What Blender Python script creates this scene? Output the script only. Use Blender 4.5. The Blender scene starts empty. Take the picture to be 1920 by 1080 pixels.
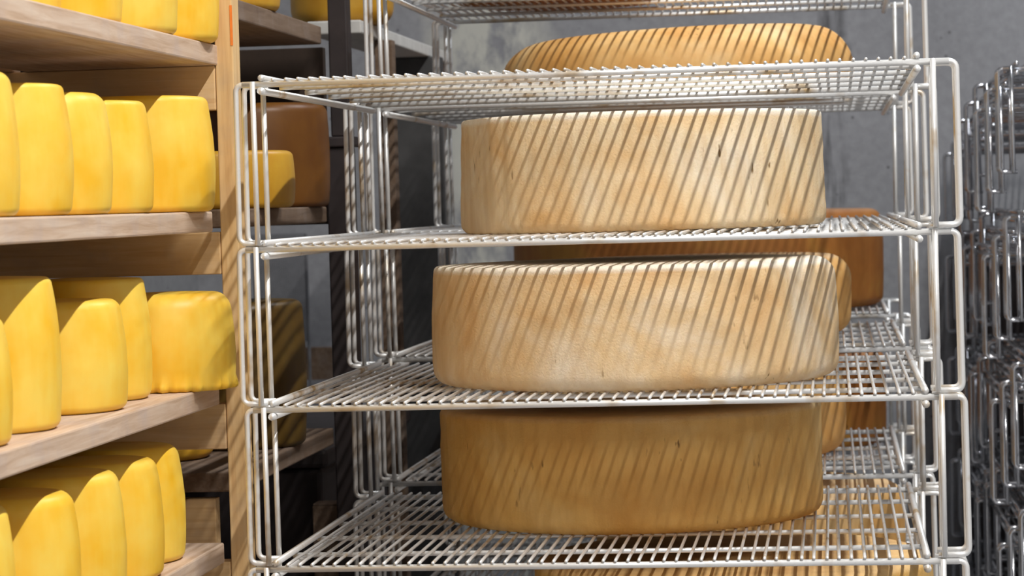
import bpy, math, random
from mathutils import Vector, Matrix, noise
random.seed(7)
S = bpy.context.scene
COL = S.collection

# ------------------------------------------------------------------ camera
EYE = 0.84                       # lens height above the floor
FPX, YAW, PIT, ROL = 5060.0, 0.1180, 0.0315, -0.0286
_rt = Vector((math.cos(YAW), math.sin(YAW), 0))
FW = Vector((-math.sin(YAW)*math.cos(PIT), math.cos(YAW)*math.cos(PIT), -math.sin(PIT)))
_up = _rt.cross(FW)
RT = _rt*math.cos(ROL) + _up*math.sin(ROL)
UP = -_rt*math.sin(ROL) + _up*math.cos(ROL)
CAMLOC = Vector((0, 0, EYE))
cam = bpy.data.cameras.new('camera')
cam.sensor_width = 36.0
cam.lens = 36.0*FPX/1920.0
cam.clip_start = 0.05
cam.dof.use_dof = True
cam.dof.focus_distance = 2.62
cam.dof.aperture_fstop = 16.0
camo = bpy.data.objects.new('camera', cam)
COL.objects.link(camo)
camo.matrix_world = Matrix(((RT.x, UP.x, -FW.x, CAMLOC.x), (RT.y, UP.y, -FW.y, CAMLOC.y),
                            (RT.z, UP.z, -FW.z, CAMLOC.z), (0, 0, 0, 1)))
S.camera = camo

def ray(px, py):
    return FW + RT*((px-960)/FPX) - UP*((py-540)/FPX)
def at_y(px, py, Y):             # the point on a pixel's ray at depth Y
    d = ray(px, py); return CAMLOC + d*(Y/d.y)
def at_x(px, py, X):
    d = ray(px, py); return CAMLOC + d*(X/d.x)
def at_z(px, py, Z):             # Z relative to the eye
    d = ray(px, py); return CAMLOC + d*(Z/d.z)

# ------------------------------------------------------------------ world, lamps, exposure
w = bpy.data.worlds.new('world'); S.world = w; w.use_nodes = True
w.node_tree.nodes['Background'].inputs[0].default_value = (0.75, 0.82, 1.0, 1)
w.node_tree.nodes['Background'].inputs[1].default_value = 0.08
vs = S.view_settings
vs.view_transform = 'Standard'; vs.look = 'None'; vs.gamma = 1.0
vs.use_curve_mapping = False
vs.exposure = -0.2
LAMP = Vector((0.52, 1.5, EYE+1.86))      # the fluorescent tube that hangs along the aisle
LAMP_LEN = 1.2
def area(name, loc, sx, sy, energy, col, rot=(0, 0, 0)):
    l = bpy.data.lights.new(name, 'AREA'); l.shape = 'RECTANGLE'; l.size = sx; l.size_y = sy
    l.energy = energy; l.color = col
    o = bpy.data.objects.new(name, l); o.location = loc; o.rotation_euler = rot; COL.objects.link(o); return o
area('tube_light', LAMP - Vector((0, 0, 0.016)), 0.036, LAMP_LEN, 84, (1.0, 0.975, 0.94))
WALL_FILL = Vector((0.52, 3.9, EYE+1.86))      # unseen tube added in line, further back, to brighten the back wall
FRONT_FILL = Vector((0.52, -0.9, EYE+1.86))     # unseen tube added behind the camera as front fill
area('front_fill_tube', FRONT_FILL - Vector((0, 0, 0.016)), 0.036, LAMP_LEN, 64, (1.0, 0.975, 0.94))
area('wall_fill_tube', WALL_FILL - Vector((0, 0, 0.016)), 0.036, LAMP_LEN, 30, (0.90, 0.95, 1.0))

# ------------------------------------------------------------------ helpers
def mesh_obj(name, v, f, mat=None, parent=None, smooth=False, link=True):
    me = bpy.data.meshes.new(name)
    me.from_pydata(v, [], f); me.update()
    if smooth: me.shade_smooth()
    if mat: me.materials.append(mat)
    o = bpy.data.objects.new(name, me)
    if link: COL.objects.link(o)
    if parent: o.parent = parent
    return o
def inst(name, me, parent=None, loc=(0, 0, 0), rot=(0, 0, 0)):
    o = bpy.data.objects.new(name, me); COL.objects.link(o)
    o.parent = parent; o.location = loc; o.rotation_euler = rot
    return o
def empty(name, loc, rz=0):
    o = bpy.data.objects.new(name, None); o.empty_display_size = .05
    o.location = loc; o.rotation_euler = (0, 0, rz); COL.objects.link(o); return o
def tag(o, label, cat, group=None):
    o['label'] = label; o['category'] = cat
    if group: o['group'] = group
    return o
def struct(o):
    o['kind'] = 'structure'; return o
def box(x0, x1, y0, y1, z0, z1, b=0.0):
    """box with chamfered edges; returns verts, faces"""
    if b <= 0:
        v = [(x, y, z) for z in (z0, z1) for y in (y0, y1) for x in (x0, x1)]
        return v, [(0, 2, 3, 1), (4, 5, 7, 6), (0, 1, 5, 4), (2, 6, 7, 3), (0, 4, 6, 2), (1, 3, 7, 5)]
    import bmesh
    bm = bmesh.new(); v, f = box(x0, x1, y0, y1, z0, z1)
    vv = [bm.verts.new(p) for p in v]
    for q in f: bm.faces.new([vv[i] for i in q])
    bmesh.ops.bevel(bm, geom=list(bm.edges), offset=b, segments=2, affect='EDGES', profile=.5)
    bm.verts.index_update()
    r = [tuple(p.co) for p in bm.verts], [tuple(p.index for p in q.verts) for q in bm.faces]
    bm.free(); return r
def box_obj(name, x0, x1, y0, y1, z0, z1, mat, parent=None, b=0.0):
    cx, cy = (x0+x1)/2, (y0+y1)/2
    v, f = box(x0-cx, x1-cx, y0-cy, y1-cy, 0, z1-z0, b)
    o = mesh_obj(name, v, f, mat, parent)
    if parent: o.location = Vector((cx, cy, z0)) - parent.location
    else: o.location = (cx, cy, z0)
    return o
def fillet(pts, rad, n=5):
    out = [Vector(pts[0])]
    for i in range(1, len(pts)-1):
        a, p, c = Vector(pts[i-1]), Vector(pts[i]), Vector(pts[i+1])
        d1, d2 = (a-p).normalized(), (c-p).normalized()
        q1, q2 = p+d1*rad, p+d2*rad
        for k in range(n+1):
            t = k/n
            out.append(q1*(1-t)**2 + p*2*t*(1-t) + q2*t*t)
    out.append(Vector(pts[-1])); return out
def sweep(pts, r, sides=8):
    pts = [Vector(p) for p in pts]; V, F = [], []
    n0 = None
    for i, p in enumerate(pts):
        t = (pts[min(i+1, len(pts)-1)] - pts[max(i-1, 0)]).normalized()
        if n0 is None:
            n0 = t.orthogonal().normalized()
        n0 = (n0 - t*n0.dot(t)).normalized(); b = t.cross(n0)
        for k in range(sides):
            a = 2*math.pi*k/sides
            V.append(tuple(p + n0*(r*math.cos(a)) + b*(r*math.sin(a))))
    for i in range(len(pts)-1):
        for k in range(sides):
            k2 = (k+1) % sides
            F.append((i*sides+k, i*sides+k2, (i+1)*sides+k2, (i+1)*sides+k))
    F.append(tuple(reversed(range(sides)))); F.append(tuple(range((len(pts)-1)*sides, len(pts)*sides)))
    return V, F
def join(*vf):
    V, F = [], []
    for v, f in vf:
        o = len(V); V += v; F += [tuple(i+o for i in q) for q in f]
    return V, F

# ------------------------------------------------------------------ materials
def new_mat(name):
    m = bpy.data.materials.new(name); m.use_nodes = True
    nt = m.node_tree; return m, nt, nt.nodes, nt.links, nt.nodes['Principled BSDF']
def tex_noise(N, L, vec, scale, detail=4, rough=.55, dist=0.0):
    n = N.new('ShaderNodeTexNoise'); n.inputs['Scale'].default_value = scale
    n.inputs['Detail'].default_value = detail; n.inputs['Roughness'].default_value = rough
    n.inputs['Distortion'].default_value = dist
    if vec: L.new(vec, n.inputs['Vector'])
    return n.outputs['Fac']
def ramp(N, L, fac, stops):
    r = N.new('ShaderNodeValToRGB'); e = r.color_ramp.elements
    while len(e) < len(stops): e.new(.5)
    for q, (p, c) in zip(e, stops): q.position = p; q.color = (*c, 1) if len(c) == 3 else c
    L.new(fac, r.inputs[0]); return r.outputs[0]
def mixc(N, L, fac, a, b, mode='MIX'):
    m = N.new('ShaderNodeMix'); m.data_type = 'RGBA'; m.blend_type = mode
    for s, x in ((m.inputs[0], fac), (m.inputs[6], a), (m.inputs[7], b)):
        if hasattr(x, 'is_linked'): L.new(x, s)
        elif isinstance(x, (int, float)): s.default_value = x
        else: s.default_value = (*x, 1)
    return m.outputs[2]
def bump(N, L, h, strength, dist, P):
    b = N.new('ShaderNodeBump'); b.inputs['Strength'].default_value = strength
    b.inputs['Distance'].default_value = dist; L.new(h, b.inputs['Height']); L.new(b.outputs[0], P.inputs['Normal'])
def mapping(N, L, src, scale):
    mp = N.new('ShaderNodeMapping'); mp.inputs['Scale'].default_value = scale
    L.new(src, mp.inputs['Vector']); return mp.outputs[0]

def m_wire(name, base, metal, rough, stain, lo=.56, hi=.72):
    m, nt, N, L, P = new_mat(name)
    g = N.new('ShaderNodeNewGeometry').outputs['Position']
    n1 = tex_noise(N, L, g, 16, 3, .6)
    f = ramp(N, L, n1, [(lo, (0, 0, 0)), (hi, (1, 1, 1))])
    c = mixc(N, L, f, base, stain)
    L.new(c, P.inputs['Base Color'])
    P.inputs['Metallic'].default_value = metal
    n2 = tex_noise(N, L, g, 90, 3, .6)
    r = N.new('ShaderNodeMapRange'); r.inputs['To Min'].default_value = rough-.08; r.inputs['To Max'].default_value = rough+.14
    L.new(n2, r.inputs['Value']); L.new(r.outputs[0], P.inputs['Roughness'])
    bump(N, L, n2, .25, .0006, P)
    return m
WIRE = m_wire('zinc_wire', (.86, .86, .85), .5, .36, (.52, .38, .21))
CHROME = m_wire('bright_chrome_wire', (.62, .63, .66), .95, .15, (.40, .40, .42), .62, .8)

def m_rind(name, c1, c2, c3, seed, streak=.5, pit=.55, pale=.75):
    m, nt, N, L, P = new_mat(name)
    tc = N.new('ShaderNodeTexCoord').outputs['Object']
    off = N.new('ShaderNodeVectorMath'); off.inputs[1].default_value = (seed*3.1, seed*1.7, seed*.9); L.new(tc, off.inputs[0])
    o = off.outputs[0]
    n1 = tex_noise(N, L, o, 9, 4, .6, .4)
    c = ramp(N, L, n1, [(.3, c1), (.52, c2), (.74, c3)])
    sm = mapping(N, L, o, (1, 1, .16))
    n2 = tex_noise(N, L, sm, 70, 3, .6)
    c = mixc(N, L, ramp(N, L, n2, [(.40, (streak*.55,)*3), (.58, (0, 0, 0))]), c, tuple(x*.74 for x in c1))
    # short dark cracks in patches
    n4 = tex_noise(N, L, mapping(N, L, o, (1, 1, .30)), 150, 2, .5)
    n5 = tex_noise(N, L, o, 14, 2, .5)
    cr = N.new('ShaderNodeMath'); cr.operation = 'MULTIPLY'
    L.new(ramp(N, L, n4, [(.27, (1, 1, 1)), (.33, (0, 0, 0))]), cr.inputs[0])
    L.new(ramp(N, L, n5, [(.55, (0, 0, 0)), (.66, (1, 1, 1))]), cr.inputs[1])
    c = mixc(N, L, cr.outputs[0], c, tuple(x*.35 for x in c1))
    # top and upper rim whitened: pale rind, plus top light put into the colour
    gz = N.new('ShaderNodeSeparateXYZ'); L.new(N.new('ShaderNodeTexCoord').outputs['Generated'], gz.inputs[0])
    wz = N.new('ShaderNodeMath'); wz.operation = 'MULTIPLY_ADD'; wz.inputs[1].default_value = .06
    L.new(n1, wz.inputs[0]); L.new(gz.outputs[2], wz.inputs[2])
    c = mixc(N, L, ramp(N, L, wz.outputs[0], [(.965, (0, 0, 0)), (1.0, (pale,)*3)]), c, (.88, .83, .72))
    L.new(c, P.inputs['Base Color'])
    P.inputs['Roughness'].default_value = .62
    P.inputs['Subsurface Weight'].default_value = .12
    P.inputs['Subsurface Radius'].default_value = (.012, .006, .002)
    P.inputs['Subsurface Scale'].default_value = .4
    n3 = tex_noise(N, L, o, 420, 3, .65)
    ad = N.new('ShaderNodeMath'); ad.operation = 'ADD'; L.new(n3, ad.inputs[0]); L.new(n2, ad.inputs[1])
    bump(N, L, ad.outputs[0], pit, .0012, P)
    return m
RIND_CREAM = m_rind('cream_rind', (.72, .43, .17), (.80, .62, .38), (.85, .74, .57), 1)
RIND_TAN = m_rind('tan_rind', (.68, .37, .13), (.77, .55, .30), (.85, .74, .58), 2, .3)
RIND_GOLD = m_rind('golden_rind', (.60, .30, .06), (.71, .42, .12), (.76, .52, .21), 3, .5, .55, .12)  # top whitening cut back for its shaded top
RIND_ORANGE = m_rind('orange_rind', (.70, .34, .08), (.84, .50, .18), (.88, .64, .33), 4, .3, .15, .2)
RIND_DARK = m_rind('dark_orange_rind', (.34, .11, .015), (.45, .17, .03), (.52, .26, .04), 5, .3, .15, .1)

def m_yellow(name, a, b):
    m, nt, N, L, P = new_mat(name)
    tc = N.new('ShaderNodeTexCoord').outputs['Object']
    oi = N.new('ShaderNodeObjectInfo').outputs['Random']
    ad = N.new('ShaderNodeVectorMath'); L.new(tc, ad.inputs[0]); L.new(oi, ad.inputs[1])
    n1 = tex_noise(N, L, ad.outputs[0], 14, 4, .6)
    n2 = tex_noise(N, L, mapping(N, L, ad.outputs[0], (1, 1, .12)), 60, 3, .6)
    mx = N.new('ShaderNodeMath'); mx.operation = 'MULTIPLY_ADD'; mx.inputs[1].default_value = .35; 
    L.new(n2, mx.inputs[0]); L.new(n1, mx.inputs[2])
    c = ramp(N, L, mx.outputs[0], [(.5, a), (.85, b)])
    L.new(c, P.inputs['Base Color'])
    P.inputs['Roughness'].default_value = .42
    P.inputs['Specular IOR Level'].default_value = .4
    P.inputs['Subsurface Weight'].default_value = .15
    P.inputs['Subsurface Radius'].default_value = (.012, .006, .001)
    P.inputs['Subsurface Scale'].default_value = .35
    bump(N, L, n2, .12, .001, P)
    return m
YELLOW = m_yellow('yellow_coating', (.87, .49, .022), (.91, .64, .10))
YELLOW_SHADED = m_yellow('shaded_yellow_coating', (.48, .23, .015), (.56, .32, .03))  # yellow coat darkened, shade of the far bays put into its colour
AMBER_SHADED = m_yellow('shaded_amber_coating', (.11, .036, .003), (.155, .058, .005))  # amber lowered in colour to stand in for shade
BROWN_SHADED = m_yellow('shaded_brown_coating', (.085, .045, .008), (.12, .07, .010))  # coat colour darkened for the dim bay's shade

def m_wood(name, a, b, c, scale=1.0, axis='Y', rough=.75, grime=(.3, .26, .24), gamt=.3):
    m, nt, N, L, P = new_mat(name)
    tc = N.new('ShaderNodeTexCoord').outputs['Object']
    oi = N.new('ShaderNodeObjectInfo').outputs['Random']
    sh = N.new('ShaderNodeVectorMath'); L.new(tc, sh.inputs[0]); L.new(oi, sh.inputs[1])
    sc = {'X': (.06, 1, 1), 'Y': (1, .06, 1), 'Z': (1, 1, .06)}[axis]
    v = mapping(N, L, sh.outputs[0], sc)
    n1 = tex_noise(N, L, v, 130*scale, 4, .6, .6)
    c1 = ramp(N, L, n1, [(.3, a), (.5, b), (.72, c)])
    n2 = tex_noise(N, L, sh.outputs[0], 22*scale, 4, .6)
    c1 = mixc(N, L, ramp(N, L, n2, [(.48, (0, 0, 0)), (.75, (gamt,)*3)]), c1, grime)
    L.new(c1, P.inputs['Base Color']); P.inputs['Roughness'].default_value = rough
    bump(N, L, n1, .3, .001, P)
    return m
PINE = m_wood('pine_post', (.60, .36, .15), (.70, .46, .21), (.76, .54, .28), 1, 'Z')
PINE_BEAM = m_wood('pine_beam', (.56, .33, .14), (.66, .43, .20), (.72, .50, .26), 1, 'X')
BOARD = m_wood('sawn_board', (.46, .31, .20), (.58, .42, .30), (.66, .52, .40), 1, 'Y', .85, (.45, .36, .33), .5)
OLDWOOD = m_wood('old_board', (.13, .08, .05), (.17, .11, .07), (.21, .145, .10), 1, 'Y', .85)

def m_concrete(name, a, b, stain=True):
    m, nt, N, L, P = new_mat(name)
    g = N.new('ShaderNodeNewGeometry').outputs['Position']
    n1 = tex_noise(N, L, g, 3.2, 6, .62)
    n2 = tex_noise(N, L, g, 60, 4, .6)
    c = ramp(N, L, n1, [(.3, a), (.7, b)])
    c = mixc(N, L, .25, c, ramp(N, L, n2, [(.35, tuple(x*.6 for x in a)), (.65, b)]))
    # small air holes
    vo = N.new('ShaderNodeTexVoronoi'); vo.inputs['Scale'].default_value = 22; L.new(g, vo.inputs['Vector'])
    c = mixc(N, L, ramp(N, L, vo.outputs['Distance'], [(.04, (.7, .7, .7)), (.09, (0, 0, 0))]), c, tuple(x*.3 for x in a))
    if stain:                       # lime runs on the left of the wall, a dark damp band further right
        sx = N.new('ShaderNodeSeparateXYZ'); L.new(g, sx.inputs[0])
        def band(x0, x1, soft):
            r1 = N.new('ShaderNodeMapRange'); r1.inputs['From Min'].default_value = x0-soft; r1.inputs['From Max'].default_value = x0+soft
            r2 = N.new('ShaderNodeMapRange'); r2.inputs['From Min'].default_value = x1+soft; r2.inputs['From Max'].default_value = x1-soft
            w_ = N.new('ShaderNodeMath'); w_.operation = 'MULTIPLY_ADD'; w_.inputs[1].default_value = .09
            n = tex_noise(N, L, g, 9, 4, .6); L.new(n, w_.inputs[0]); L.new(sx.outputs[0], w_.inputs[2])
            L.new(w_.outputs[0], r1.inputs['Value']); L.new(w_.outputs[0], r2.inputs['Value'])
            mu = N.new('ShaderNodeMath'); mu.operation = 'MULTIPLY'; L.new(r1.outputs[0], mu.inputs[0]); L.new(r2.outputs[0], mu.inputs[1])
            return mu.outputs[0]
        n3 = tex_noise(N, L, mapping(N, L, g, (1, 1, .45)), 16, 5, .65)
        lime = N.new('ShaderNodeMath'); lime.operation = 'MULTIPLY'
        L.new(ramp(N, L, n3, [(.42, (0, 0, 0)), (.56, (.95, .95, .95))]), lime.inputs[0]); L.new(band(-.72, -.50, .05), lime.inputs[1])
        c = mixc(N, L, lime.outputs[0], c, (.66, .65, .58))
        n4 = tex_noise(N, L, mapping(N, L, g, (1, 1, .12)), 34, 4, .6)
        damp = N.new('ShaderNodeMath'); damp.operation = 'MULTIPLY'
        L.new(ramp(N, L, n4, [(.40, (0, 0, 0)), (.56, (.8, .8, .8))]), damp.inputs[0]); L.new(band(.025, .075, .012), damp.inputs[1])
        c = mixc(N, L, damp.outputs[0], c, tuple(x*.22 for x in a))
    L.new(c, P.inputs['Base Color']); P.inputs['Roughness'].default_value = .9
    bump(N, L, n2, .25, .003, P)
    return m
CONC = m_concrete('grey_concrete', (.30, .30, .315), (.40, .40, .42))
CONC2 = m_concrete('cellar_concrete', (.30, .30, .31), (.40, .40, .41), False)
def m_plain(name, col, rough=.6, metal=0.0, var=.25):
    m, nt, N, L, P = new_mat(name)
    g = N.new('ShaderNodeTexCoord').outputs['Object']
    n = tex_noise(N, L, g, 25, 4, .6)
    L.new(ramp(N, L, n, [(.3, tuple(x*(1-var) for x in col)), (.7, tuple(min(1, x*(1+var)) for x in col))]), P.inputs['Base Color'])
    P.inputs['Roughness'].default_value = rough; P.inputs['Metallic'].default_value = metal
    return m
DARK_METAL = m_plain('dark_painted_steel', (.030, .022, .022), .55, .2)
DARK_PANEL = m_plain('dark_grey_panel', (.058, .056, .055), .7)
BAY_SHADE = m_plain('bay_shade_brown', (.035, .020, .012), .75)  # brown that stands for the shadow inside the bay
NET = m_plain('grey_net', (.16, .16, .17), .8)
WHITE_CLOTH = m_plain('white_woven_edge', (.60, .59, .56), .9, 0, .12)
LAMP_BODY = m_plain('white_enamel', (.8, .8, .8), .4, 0, .05)
def m_glow(name, col, s):
    m, nt, N, L, P = new_mat(name)
    P.inputs['Emission Color'].default_value = (*col, 1); P.inputs['Emission Strength'].default_value = s
    return m
GLOW = m_glow('lit_tube', (1, .96, .88), 6.0)

# ------------------------------------------------------------------ the room
XL, XR, YB, YN, ZC = -1.25, 1.9, 5.25, -2.6, 3.0
struct(box_obj('floor', XL-.1, XR+.1, YN, YB+.1, -.1, 0, CONC2))
struct(box_obj('ceiling', XL-.1, XR+.1, YN, YB+.1, ZC, ZC+.1, CONC2))
struct(box_obj('wall_back', XL-.1, XR+.1, YB, YB+.12, 0, ZC, CONC))
struct(box_obj('wall_left', XL-.12, XL, YN, YB, 0, ZC, CONC2))
struct(box_obj('wall_front', XL-.1, XR+.1, YN-.12, YN, 0, ZC, CONC2))
struct(box_obj('wall_right', XR, XR+.12, YN, YB, 0, ZC, CONC2))

def lamp(name, c, L_, label, rx=0):
    t = empty(name, c); t.rotation_euler[0] = rx
    tube = mesh_obj('tube', *sweep([(0, -L_/2, 0), (0, L_/2, 0)], .013, 12), GLOW, t, True)
    v, f = box(-.045, .045, -L_/2-.03, L_/2+.03, .03, .075, .006); mesh_obj('housing', v, f, LAMP_BODY, t)
    for s in (-1, 1):
        v, f = box(-.02, .02, -.012, .012, -.02, .032, .003); e = mesh_obj('lamp_holder', v, f, LAMP_BODY, t); e.location = (0, s*(L_/2+.008), 0)
        v, f = sweep([(0, 0, .07), (0, 0, ZC-c[2])], .004, 6); e = mesh_obj('hanger', v, f, DARK_METAL, t); e.location = (0, s*L_*.4, 0)
    return tag(t, label, 'lamp')
lamp('tube_lamp', LAMP, LAMP_LEN, 'hanging fluorescent tube lamp over the aisle before the wire rack')
lamp('tube_lamp', WALL_FILL, LAMP_LEN, 'added tube lamp brightening the back wall, over the nested chrome trays')

lamp('tube_lamp', FRONT_FILL, LAMP_LEN, 'added fill tube lamp for the rack fronts, near the wall facing the racks')

# ------------------------------------------------------------------ wire trays
W, DEP = .613, .607
R_ROD, R_X, R_W, R_SIDE, R_SUP, R_LEG = .0031, .0025, .0016, .0032, .0036, .0028
XLO, XLI, XRI, XRO = -.0252, -.0078, W+.0145, W+.0358
CROSS_Y = (.098, .226, .352, .482)
N_W = 52
_mc = {}
def cached(key, make, mat):
    if key not in _mc:
        v, f = make(); me = bpy.data.meshes.new(key if isinstance(key, str) else key[0])
        me.from_pydata(v, [], f); me.update(); me.shade_smooth(); me.materials.append(mat); _mc[key] = me
    return _mc[key]
def hoop(side, L, yo, yi):
    """one bent-wire leg: from the rod end, down the outer side, in along the bottom; inner upright in front or behind"""
    xo, xi = (XLO, XLI) if side < 0 else (XRO, XRI)
    xs = XLI+.006 if side < 0 else XRI-.006
    a = sweep(fillet([(xs, yo, 0), (xo, yo, 0), (xo+side*.0008, yo, -L), (xi-side*.006, yo, -L)], .0075, 5), R_LEG, 8)
    b = sweep([(xi, yi, .0026), (xi-side*.0006, yi, -L-.0015)], R_LEG*.95, 8)
    return join(a, b)
def deck_geo(kind):
    zc = R_ROD-R_X
    if kind == 'edge': return sweep([(XLO+.0065, 0, 0), (XRO-.0065, 0, 0)], R_ROD, 10)
    if kind == 'cross': return sweep([(-.003, 0, zc), (W*.5, 0, zc-.0004), (W+.003, 0, zc)], R_X, 8)
    if kind == 'wire': return sweep([(0, -R_ROD*.9, R_ROD+R_W*.7), (0, .03, R_ROD+R_W), (0, DEP+R_ROD*.9, R_ROD+R_W)], R_W, 8)
    if kind == 'side': return sweep([(0, -.0026, R_ROD+R_SIDE*.9), (0, DEP+.0026, R_ROD+R_SIDE*.9)], R_SIDE, 10)
    if kind == 'support': return sweep([(0, -.006, -R_ROD-R_SUP*.9), (0, DEP+.006, -R_ROD-R_SUP*.9)], R_SUP, 10)
def tray(x, y, zdeck, L, label, rz=0.0, wide=1.0, mat=None, joined=False, group=None, jit=True):
    """zdeck: height of the front rod; L: length of the legs (centre to centre)"""
    mat = mat or WIRE; tg = mat.name
    t = empty('wire_tray', (x, y, zdeck-L-R_LEG), rz)
    t.scale[0] = wide
    H = L+R_LEG
    xs = [W*(i+1)/(N_W+1) for i in range(N_W)]
    if joined:
        def geo():
            parts = []
            for yy in (0, DEP): parts.append(([(p[0], p[1]+yy, p[2]) for p in deck_geo('edge')[0]], deck_geo('edge')[1]))
            for yy in CROSS_Y: parts.append(([(p[0], p[1]+yy, p[2]) for p in deck_geo('cross')[0]], deck_geo('cross')[1]))
            for xx in xs: parts.append(([(p[0]+xx, p[1], p[2]) for p in deck_geo('wire')[0]], deck_geo('wire')[1]))
            for k in ('side', 'support'):
                for xx in (0, W): parts.append(([(p[0]+xx, p[1], p[2]) for p in deck_geo(k)[0]], deck_geo(k)[1]))
            return join(*parts)
        d = inst('wire_deck', cached(('wire_deck', tg), geo, mat), t, (0, 0, H)); d['kind'] = 'stuff'
    else:
        for yy in (0, DEP): inst('edge_rod', cached(('edge_rod', tg), lambda: deck_geo('edge'), mat), t, (0, yy, H))
        for yy in CROSS_Y: inst('cross_wire', cached(('cross_wire', tg), lambda: deck_geo('cross'), mat), t, (0, yy+(random.uniform(-.002, .002) if jit else 0), H))
        for xx in xs: inst('mesh_wire', cached(('mesh_wire', tg), lambda: deck_geo('wire'), mat), t, (xx+random.gauss(0, .0005), 0, H), (0, 0, random.gauss(0, .0009)))
        for xx in (0, W): inst('side_rod', cached(('side_rod', tg), lambda: deck_geo('side'), mat), t, (xx, 0, H))
        for xx in (0, W): inst('support_rod', cached(('support_rod', tg), lambda: deck_geo('support'), mat), t, (xx, 0, H))
    io = R_ROD+R_LEG*.9
    for s in (-1, 1):
        for nm, yo, yi in (('f1', 0, -io), ('f2', .036, .036+io), ('b1', DEP, DEP+io), ('b2', DEP-.036, DEP-.036-io)):
            inst('leg', cached(('leg', s, nm, round(L, 4), tg), lambda: hoop(s, L, yo, yi), mat), t, (0, 0, H))
    return tag(t, label, 'wire tray', group)

X0 = -.5306
LV = {'T': .2625, 'A': .1187, 'B': -.0374, 'C': -.1897, 'D': -.3418, 'E': -.4940, 'F': -.6462}
names = 'TABCDEF'
GAP = R_ROD+R_LEG
def leg_len(n):
    i = names.index(n)
    return (LV[n]-LV[names[i+1]]-GAP) if i < len(names)-1 else LV[n]+EYE-R_LEG
FRONT_DX = {'A': (.0, -.004), 'B': (-.0015, .0), 'C': (.001, -.001), 'D': (-.001, -.001), 'E': (.0, 0), 'F': (.0, 0)}
what = {'A': 'empty top wire tray of the front stack of the rack',
        'B': 'wire tray under the square-cut pale cheese with a seam, front stack',
        'C': 'wire tray under the widest cream cheese wheel, front stack',
        'D': 'wire tray under the golden cheese wheel in shade, front stack',
        'E': 'wire tray directly below the golden wheel\'s tray, front stack',
        'F': 'lowest wire tray of the front stack, legs on the floor'}
for n in 'ABCDEF':
    dx, rz = FRONT_DX[n]
    tray(X0+dx, 2.512, EYE+LV[n], leg_len(n), what[n], rz*.9, group='wire trays of the front stack')
what2 = {'T': 'topmost wire tray of the second stack, above the domed striped cheese',
         'A': 'wire tray under the domed orange striped cheese, second stack',
         'B': 'empty wire tray of the second stack behind the square-cut pale cheese',
         'C': 'wire tray of the second stack behind the widest cream wheel',
         'D': 'wire tray of the second stack behind the golden wheel',
         'E': 'second lowest wire tray of the second stack',
         'F': 'lowest wire tray of the second stack, legs on the floor'}
Y2 = 3.255
SEC_DX = {'T': (.0, 0), 'A': (-.004, .0), 'B': (0, 0), 'C': (.001, .0), 'D': (-.003, .0), 'E': (0, 0), 'F': (0, 0)}
for n in 'TABCDEF':
    tray(X0+SEC_DX[n][0], Y2, EYE+LV[n]+(0.002 if n in 'CD' else 0), leg_len(n)+(0.002 if n in 'CD' else 0)-(.002 if n in 'BC' else 0), what2[n], SEC_DX[n][1], group='wire trays of the second stack')
Y3 = 4.12
tray(X0, Y3, EYE-.187, .217, 'tall-legged wire tray under the big dark orange wheel, rearmost stack')
tray(X0, Y3, EYE-.187-.217-GAP, EYE-.187-.217-GAP-R_LEG, 'tall-legged wire tray standing on the floor, rearmost stack')

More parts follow.
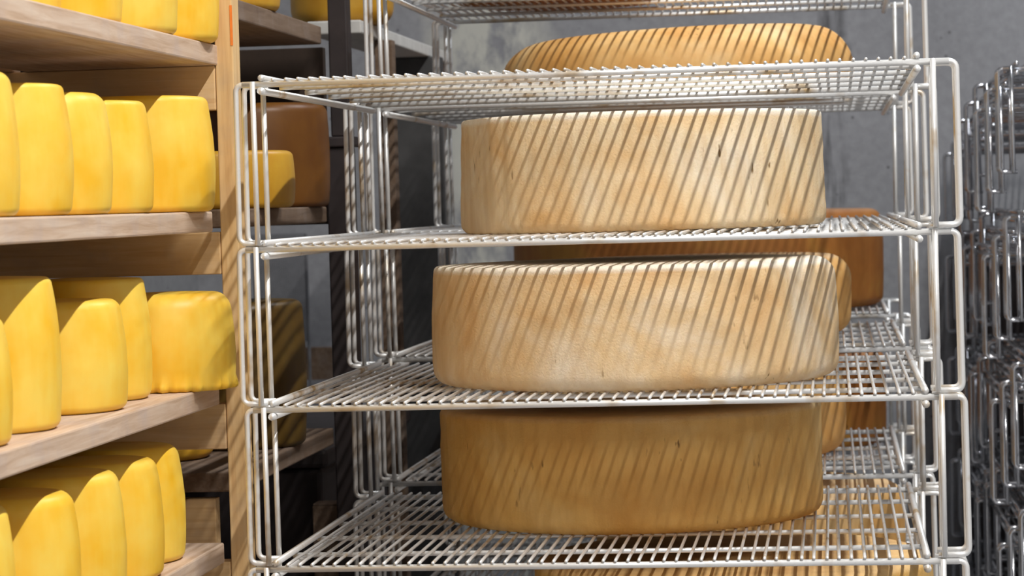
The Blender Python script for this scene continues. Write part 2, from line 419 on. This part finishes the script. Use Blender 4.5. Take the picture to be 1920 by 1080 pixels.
# ------------------------------------------------------------------ cheese wheels
def wheel(name, xc, yc, zb, Rr, Hh, mat, label, rt=.008, rb=.012, bulge=.002, dome=.0, seg=144, amp=.0007, seed=0,
          rt_fn=None, step=None, fringe=0.0, lowamp=.0015, lean=0.0, taper=0.0, cat='cheese', group=None, flat=None):
    V, F = [], []
    nb, ns, nt_ = 6, 12, 8
    ncap = 5
    rows = None
    for i in range(seg):
        a = 2*math.pi*i/seg
        ca, sa = math.cos(a), math.sin(a)
        rtt = rt_fn(a) if rt_fn else rt
        prof = []
        for k in range(ncap): prof.append(((Rr-rb)*k/ncap, 0.0))
        for k in range(nb+1):
            q = math.pi/2*k/nb; prof.append((Rr-rb+rb*math.sin(q), rb-rb*math.cos(q)))
        for k in range(1, ns):
            t = k/ns; prof.append((Rr, rb+(Hh-rb-rtt)*t))
        for k in range(nt_+1):
            q = math.pi/2*k/nt_; prof.append((Rr-rtt+rtt*math.cos(q), Hh-rtt+rtt*math.sin(q)))
        for k in range(1, ncap+1): prof.append(((Rr-rtt)*(1-k/ncap), Hh))
        rows = len(prof)
        for j, (r, z) in enumerate(prof):
            t = z/Hh
            if r > Rr*.6:
                fr = min(1, (r-Rr*.6)/(Rr*.4))
                d = bulge*(4*t*(1-t)) - taper*t
                d += lowamp*noise.noise(Vector((ca*2+seed*5.3, sa*2, t*1.2)))
                d += amp*noise.fractal(Vector((ca*Rr*60+seed*9, sa*Rr*60, z*60)), 1.0, 2.0, 4)
                if step and step[0] < a < step[1]: d += step[2]
                if fringe and z < .012: d += fringe*(1-z/.012)*(.6+.5*math.sin(a*33)+.4*math.sin(a*21+1))
                r += d*fr
            if z > Hh*.55: z += dome*max(0, 1-(r/Rr)**2) + lean*ca*r*(t-.55)/.45
            x_, y_ = r*ca, r*sa
            if flat:                 # trimmed flats: (direction angle, distance)
                for fa, fd in flat:
                    nx, ny = math.cos(fa), math.sin(fa); q = x_*nx+y_*ny-fd
                    if q > 0: x_ -= nx*q*.92; y_ -= ny*q*.92
            V.append((x_, y_, z))
    for i in range(seg):
        i2 = (i+1) % seg
        for j in range(rows-1):
            F.append((i*rows+j, i2*rows+j, i2*rows+j+1, i*rows+j+1))
    # weld the two poles
    o = mesh_obj(name, V, F, mat, None, True)
    import bmesh
    bm = bmesh.new(); bm.from_mesh(o.data); bmesh.ops.remove_doubles(bm, verts=bm.verts, dist=1e-6)
    bmesh.ops.recalc_face_normals(bm, faces=bm.faces); bm.to_mesh(o.data); bm.free(); o.data.shade_smooth()
    o.location = (xc, yc, zb)
    return tag(o, label, cat, group)

TOP = R_ROD+2*R_W
def xpx(pl, pr, py, Y):            # centre and radius from the two silhouette columns
    a, b = at_y(pl, py, Y).x, at_y(pr, py, Y).x
    return (a+b)/2, (b-a)/2
# front stack
xc, r = xpx(862, 1547, 330, 2.84)
seam = math.radians(270-40.5)
wheel('cheese_wheel', xc, 2.84, EYE+LV['B']+TOP, r, .1185, RIND_CREAM, 'pale square-edged cheese with a vertical seam and small cracks in its side',
      rt=.004, rb=.010, bulge=.0005, seed=1, taper=.003, amp=.0009, step=(math.radians(150), seam, -.0022), seg=240, flat=[(math.radians(204.5), r*math.cos(math.radians(20)))])
xc, r = xpx(816, 1573, 620, 2.77)
wheel('cheese_wheel', xc, 2.765, EYE+LV['C']+TOP, r-.001, .1205, RIND_TAN, 'widest cream cheese wheel, sharp upper rim on one side and rounded on the other',
      rb=.016, bulge=.002, seed=2, amp=.0008, seg=200, taper=.003,
      rt_fn=lambda a: .0045+.014*max(0, math.cos(a))**3)
xc, r = xpx(833, 1542, 900, 2.88)
wheel('cheese_wheel', xc, 2.88, EYE+LV['D']+TOP, r, .1195, RIND_GOLD, 'golden brown cheese wheel in the shade of the tray above it',
      rt=.008, rb=.013, bulge=.001, seed=3, amp=.001, seg=200)
wheel('cheese_wheel', -.11, 2.80, EYE+LV['E']+TOP, .205, .1165, RIND_GOLD, 'cheese wheel below the golden wheel, seen through the wire mesh',
      rt=.01, rb=.013, seed=4)
# second stack
xc, r = xpx(945, 1601, 118, 3.56)
wheel('cheese_wheel', xc, 3.56, EYE+LV['A']+TOP, r-.003, .084, RIND_ORANGE, 'domed orange cheese with round shoulders behind the empty top tray',
      rt=.043, rb=.02, bulge=.003, dome=.011, seed=5, lean=.032, amp=.0004)
xr = at_y(1592, 560, 3.52).x
wheel('cheese_wheel', xr-.205, 3.55, EYE+LV['C']+TOP+.002, .205, .104, RIND_ORANGE, 'round-shouldered orange cheese just behind the widest cream wheel', rt=.03, rb=.022, bulge=.004, seed=6)
xr = at_y(1583, 790, 3.52).x
wheel('cheese_wheel', xr-.205, 3.53, EYE+LV['D']+TOP+.002, .205, .108, RIND_ORANGE, 'orange cheese just behind the golden brown wheel', rt=.022, rb=.024, bulge=.003, seed=7)
wheel('cheese_wheel', -.115, 3.54, EYE+LV['E']+TOP, .2, .110, RIND_ORANGE, 'orange cheese on the second lowest tray of the second stack', rt=.02, rb=.02, seed=8)
wheel('cheese_wheel', at_y(1060, 0, 3.66).x, 3.665, EYE+LV['T']+TOP, .145, .10, RIND_DARK, 'small dark orange cheese on the topmost tray of the second stack', rt=.02, rb=.015, seed=11)
# rearmost stack
xc, r = xpx(937, 1654, 480, 4.50)
r = .30
xc = at_y(1654, 480, 4.44).x - r
wheel('cheese_wheel', xc, 4.44, EYE-.187+TOP, r, .155, RIND_DARK, 'big dark orange cheese wheel on the rearmost tall tray', rt=.02, rb=.015, dome=.004, seed=9)
xr = at_y(1661, 790, 4.44).x
wheel('cheese_wheel', xr-.30, 4.44, EYE-.187-.217-GAP+TOP, .30, .15, RIND_DARK, 'dark orange cheese wheel on the lower rearmost tray, striped by shadow', rt=.02, rb=.015, seed=10)

# ------------------------------------------------------------------ nested empty trays by the wall
PX = at_y(1871, 140, 3.72).x - XLO
k = 0
for tier, z0 in enumerate([.163-.2018*q for q in range(5)]):
    for j in range(3):
        zt = z0-j*.0265
        tray(PX-j*.0135+tier*.006, 3.72+j*.026, EYE+zt, .140, ['topmost', 'second', 'third', 'fourth'][j]+' tray of nested chrome trays, '+['upper', 'second', 'third', 'fourth', 'lowest'][tier]+' pile of the near column by the wall',
             mat=CHROME, joined=True, group='nested empty chrome trays')
for tier, z0 in enumerate([.110-.1912*q for q in range(5)]):
    for j in range(3):
        zt = z0-j*.0212
        tray(PX+.012-j*.014, 4.47+j*.024, EYE+zt, .140, ['topmost', 'second', 'third', 'fourth'][j]+' tray of nested chrome trays, '+['upper', 'second', 'third', 'fourth', 'lowest'][tier]+' pile of the column against the concrete wall',
             mat=CHROME, joined=True, group='nested empty chrome trays')

# ------------------------------------------------------------------ wooden shelf with yellow cheeses
XF = -.615                                   # front edge of the boards
XBK = -1.02
TH = .0205
shelf = empty('wooden_shelf', (-.8, 2.0, 0))
tag(shelf, 'pine shelf of rough boards holding yellow cheeses beside the wire rack', 'shelf')
ZB = {1: .1675, 2: .0000, 3: -.174, 4: -.334, 5: -.51}
YE = {1: 2.690, 2: 2.655, 3: 2.66, 4: 2.66, 5: 2.66}
for n in ZB:
    # each level is two planks, the front one shows its sawn edge
    for q, (xa, xb) in enumerate(((XF-.20, XF), (XBK, XF-.207))):
        xo_ = {1: .006, 2: 0, 3: 0, 4: .0, 5: 0}[n] if q == 0 else 0
        box_obj('board', xa+xo_, xb+xo_, 1.05, YE[n]+(0 if q == 0 else .012), EYE+ZB[n]-TH, EYE+ZB[n], BOARD, shelf, .0018)
p0 = at_y(406, 200, 2.672); p1 = at_y(440, 200, 2.672)
for yy in (2.672, 1.06):
    for xa in (p0.x, XBK-.01):
        box_obj('post', xa, xa+(p1.x-p0.x), yy, yy+.032, 0, 1.45, PINE, shelf, .0012)
for n in ZB:
    hgt = {1: .045, 2: .043, 3: .046, 4: .045, 5: .045}[n]
    for yy in (2.672-.020, 1.06+.033):
        box_obj('crossbeam', XBK-.012, p0.x-.0005 if yy > 2 else p0.x, yy+.018 if yy > 2 else yy, yy+.040, EYE+ZB[n]-TH-hgt, EYE+ZB[n]-TH-.0003, PINE_BEAM, shelf, .001)

def yellow(px, pyt, lvl, Y=None, h=.109, rad=.072, dx=0.0, mat=None, label='', fringe=0.0, seed=0, rt=.009, group='yellow cheeses on the pine shelf', dome=.002):
    """px: right silhouette of the wheel at mid height"""
    X = XF+.006+dx
    py = pyt
    if Y is None: Y = at_x(px, py, X).y
    x = at_y(px, py, Y).x
    return wheel('yellow_cheese', x-rad-.001, Y, EYE+ZB[lvl]+.0002, rad, h, mat or YELLOW, label, rt=rt, rb=.007, bulge=.0045, taper=.004,
                 seg=120, amp=.0004, seed=20+seed, lowamp=.0012, fringe=fringe, group=group, dome=dome)
rows = [
 (1, [(108, 0, 2.20), (222, 0, 2.345), (327, 0, 2.49), (404, 0, 2.625)], .110, .066),
 (2, [(25, 280, 1.995), (126, 280, 2.14), (202, 280, 2.267), (279, 280, 2.397), (395, 280, 2.588)], .109, .064),
 (3, [(9, 690, 1.985), (105, 690, 2.137), (230, 680, 2.335), (278, 640, 2.475), (437, 650, 2.598)], .112, .068),
 (4, [(20, 1040, 1.995), (142, 1030, 2.13), (229, 1000, 2.275), (300, 970, 2.41), (341, 950, 2.53)], .110, .060)]
ordn = ['first', 'second', 'third', 'fourth', 'last']
bname = {1: 'highest board shown', 2: 'board at eye height', 3: 'board below eye height', 4: 'lowest board shown'}
sd = 0
for lvl, lst, h, rad in rows:
    for i, (px, py, Y) in enumerate(lst):
        sd += 1
        far = len(lst)-1-i
        where = ['right beside the pine post', 'second from the pine post', 'third from the pine post', 'fourth from the pine post', 'fifth from the pine post'][far]
        hh, rr, fr, rt = h+random.uniform(-.002, .002), rad, 0, .009
        look = 'yellow coated cheese'
        if lvl == 2: hh = [.1105, .1065, .104, .1015, .112][i]; rr = [.07, .062, .062, .064, .078][i]; rt = [.008, .004, .011, .005, .006][i]
        if lvl == 3:
            hh = [.098, .124, .098, .113, .094][i]; rr = [.07, .066, .064, .062, .062][i]; rt = [.007, .005, .008, .004, .014][i]
            if i == 4: fr = .0055; look = 'low yellow cheese with frilled rim'
            if i == 2: look = 'low yellow cheese, top face showing,'
        if lvl == 4: hh = [.112, .108, .110, .108, .110][i]; rt = [.008, .010, .009, .008, .010][i]
        yellow(px, py, lvl, Y, hh, rr, label=look+' '+where+(', on the ' if lvl != 3 else ', ')+bname[lvl], fringe=fr, seed=sd, rt=rt)

# ------------------------------------------------------------------ the next, darker shelf bays behind the post
bay = empty('wooden_shelf', (-.8, 3.0, 0))
tag(bay, 'dim old shelf bay behind the pine post, dark posts at its end', 'shelf')
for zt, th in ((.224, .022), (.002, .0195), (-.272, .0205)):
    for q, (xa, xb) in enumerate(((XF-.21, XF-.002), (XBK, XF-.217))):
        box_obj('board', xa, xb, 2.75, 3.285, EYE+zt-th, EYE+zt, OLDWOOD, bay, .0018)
box_obj('shade_back_panel', XBK-.01, XBK+.005, 2.75, 3.33, 0, EYE-.15, DARK_PANEL, bay, .001)  # dark sheet added to stand in for shade behind the bay
box_obj('shade_end_board', XBK+.008, XF-.01, 3.334, 3.352, EYE-.02, EYE+.2015, BAY_SHADE, bay, .001)  # added board, dark in colour for the bay's shadowed inside
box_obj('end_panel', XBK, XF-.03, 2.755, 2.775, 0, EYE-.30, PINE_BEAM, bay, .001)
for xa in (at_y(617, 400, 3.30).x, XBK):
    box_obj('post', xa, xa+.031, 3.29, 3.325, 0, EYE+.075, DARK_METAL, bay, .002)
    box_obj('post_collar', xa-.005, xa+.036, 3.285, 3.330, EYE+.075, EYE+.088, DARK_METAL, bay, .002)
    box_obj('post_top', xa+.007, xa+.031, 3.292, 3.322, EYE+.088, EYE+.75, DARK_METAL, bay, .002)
def dim(px, py, Y, zb, h, rad, mat, label, rt=.01):
    x = at_y(px, py, Y).x
    wheel('yellow_cheese', x-rad, Y, EYE+zb+.0002, rad, h, mat, label, rt=rt, rb=.007, bulge=.003, seg=72, amp=.0004, seed=px, group='cheeses in the dim bay')
dim(547, 340, 2.94, .002, .063, .085, YELLOW_SHADED, 'low yellow cheese, darkened for shade, in the dim bay behind the post', .006)
dim(613, 300, 3.215, .002, .125, .084, AMBER_SHADED, 'tall amber cheese, darkened for shade, at the back of the dim bay', .012)
dim(565, 640, 3.06, -.272, .168, .074, BROWN_SHADED, 'tall brown cheese in shade on the low board of the dim bay', .010)
dim(391, 845, 2.92, -.272, .021, .075, YELLOW_SHADED, 'thin flat yellow cheese on the low board of the dim bay', .004)
dim(520, -20, 3.0, .224, .10, .085, YELLOW_SHADED, 'cheese on the highest board of the dim bay', .02)

far = empty('wooden_shelf', (-.7, 3.9, 0))
tag(far, 'farther shelf with a white woven board edge and dark side panel', 'shelf')
box_obj('board', -.70, -.625, 3.62, 4.5, EYE+.236, EYE+.254, WHITE_CLOTH, far, .002)
xa = at_y(708, 300, 3.78).x; xb = at_y(741, 300, 3.78).x
box_obj('post', xa, xb, 3.78, 3.81, 0, EYE+.2355, OLDWOOD, far, .001)
box_obj('side_panel', at_y(738, 300, 4.25).x, at_y(832, 300, 4.25).x, 4.25, 4.28, 0, EYE+.2355, DARK_PANEL, far, .002)
box_obj('post', -.66, -.632, 4.44, 4.47, 0, EYE+.2355, OLDWOOD, far, .001)
dim_o = wheel('yellow_cheese', at_y(735, 20, 3.74).x-.07, 3.74, EYE+.2545, .07, .09, YELLOW_SHADED, 'round dull yellow cheese on the white edged far board', rt=.03, rb=.02, seg=72, seed=77)
# wire net and plank leaning behind the dim bay
net = empty('wire_net', (-1.18, 5.0, EYE-.2))
pa, pb = at_y(478, 560, 5.0), at_y(577, 560, 5.0)
zlo, zhi = at_y(520, 640, 5.0).z, at_y(520, 440, 5.0).z
n_v, n_h = 24, 46
g = []
for i in range(n_v+1):
    x = pa.x+(pb.x-pa.x)*i/n_v; g.append(sweep([(x+1.18, 0, zlo-EYE+.2), (x+1.18, 0, zhi-EYE+.2)], .0012, 4))
for i in range(n_h+1):
    z = zlo+(zhi-zlo)*i/n_h; g.append(sweep([(pa.x+1.18, .002, z-EYE+.2), (pb.x+1.18, .002, z-EYE+.2)], .0012, 4))
nm = mesh_obj('net_mesh', *join(*g), NET, net); nm['kind'] = 'stuff'
for x in (pa.x, pb.x):
    mesh_obj('net_post', *sweep([(x+1.18, 0, -EYE+.2), (x+1.18, 0, zhi-EYE+.2)], .003, 6), NET, net)
net.location[2] = EYE-.2
tag(net, 'grey wire net before the concrete wall behind the dim bay', 'wire net')
pl = box_obj('plank', -1.2, at_y(640, 690, 5.1).x, 5.1, 5.13, at_y(600, 712, 5.1).z, at_y(600, 652, 5.1).z, OLDWOOD)

tag(pl, 'brown wooden plank before the concrete wall behind the dim bay', 'plank')

# black block added for the darkness under the dim shelves, and a small box
shade_block = empty('dark_shade_block', (-.9, 3.75, 0))
box_obj('body', -1.22, -.66, 3.42, 4.1, 0, EYE-.335, DARK_METAL, shade_block, .006)
box_obj('lid', -1.23, -.65, 3.41, 4.11, EYE-.3345, EYE-.31, DARK_METAL, shade_block, .006)
tag(shade_block, 'added low black block standing in for shade behind the dim shelf bay', 'shade_block')
bx0, bx1 = at_y(592, 980, 3.38).x, at_y(652, 980, 3.38).x
zt = at_y(620, 945, 3.38).z
crate = empty('cardboard_box', ((bx0+bx1)/2, 3.38, zt-.10))
v, f = box(-(bx1-bx0)/2, (bx1-bx0)/2, -.02, .02, 0, .10, .002)
cb = box_obj('pedestal', bx0-.01, bx1+.01, 3.355, 3.405, 0, zt-.1005, DARK_METAL, None, .003)
tag(cb, 'dark narrow pedestal under the small brown box', 'pedestal')
mesh_obj('carton', v, f, OLDWOOD, crate)
v, f = box(-(bx1-bx0)/2+.001, (bx1-bx0)/2-.001, -.019, .019, .1003, .1025, .0005)
mesh_obj('flap', v, f, OLDWOOD, crate)
tag(crate, 'small dim brown box before the black block', 'box')
pn = box_obj('wall_shade_sheet', at_y(1797, 600, 5.2).x, 1.6, 5.2, 5.235, 0, at_y(1850, 432, 5.2).z, DARK_METAL, None, .004)  # black sheet added where the wall lies in shade
tag(pn, 'added black sheet for the shade on the concrete wall behind the nested chrome trays', 'panel')

mk0, mk1 = at_y(430, 10, 2.6718), at_y(437, 85, 2.6718)
mk = box_obj('paint_mark', mk0.x, mk1.x, 2.6714, 2.6722, mk1.z, mk0.z, m_plain('orange_marker', (.85, .22, .03), .7), shelf)
mk['label'] = 'orange marker streak'
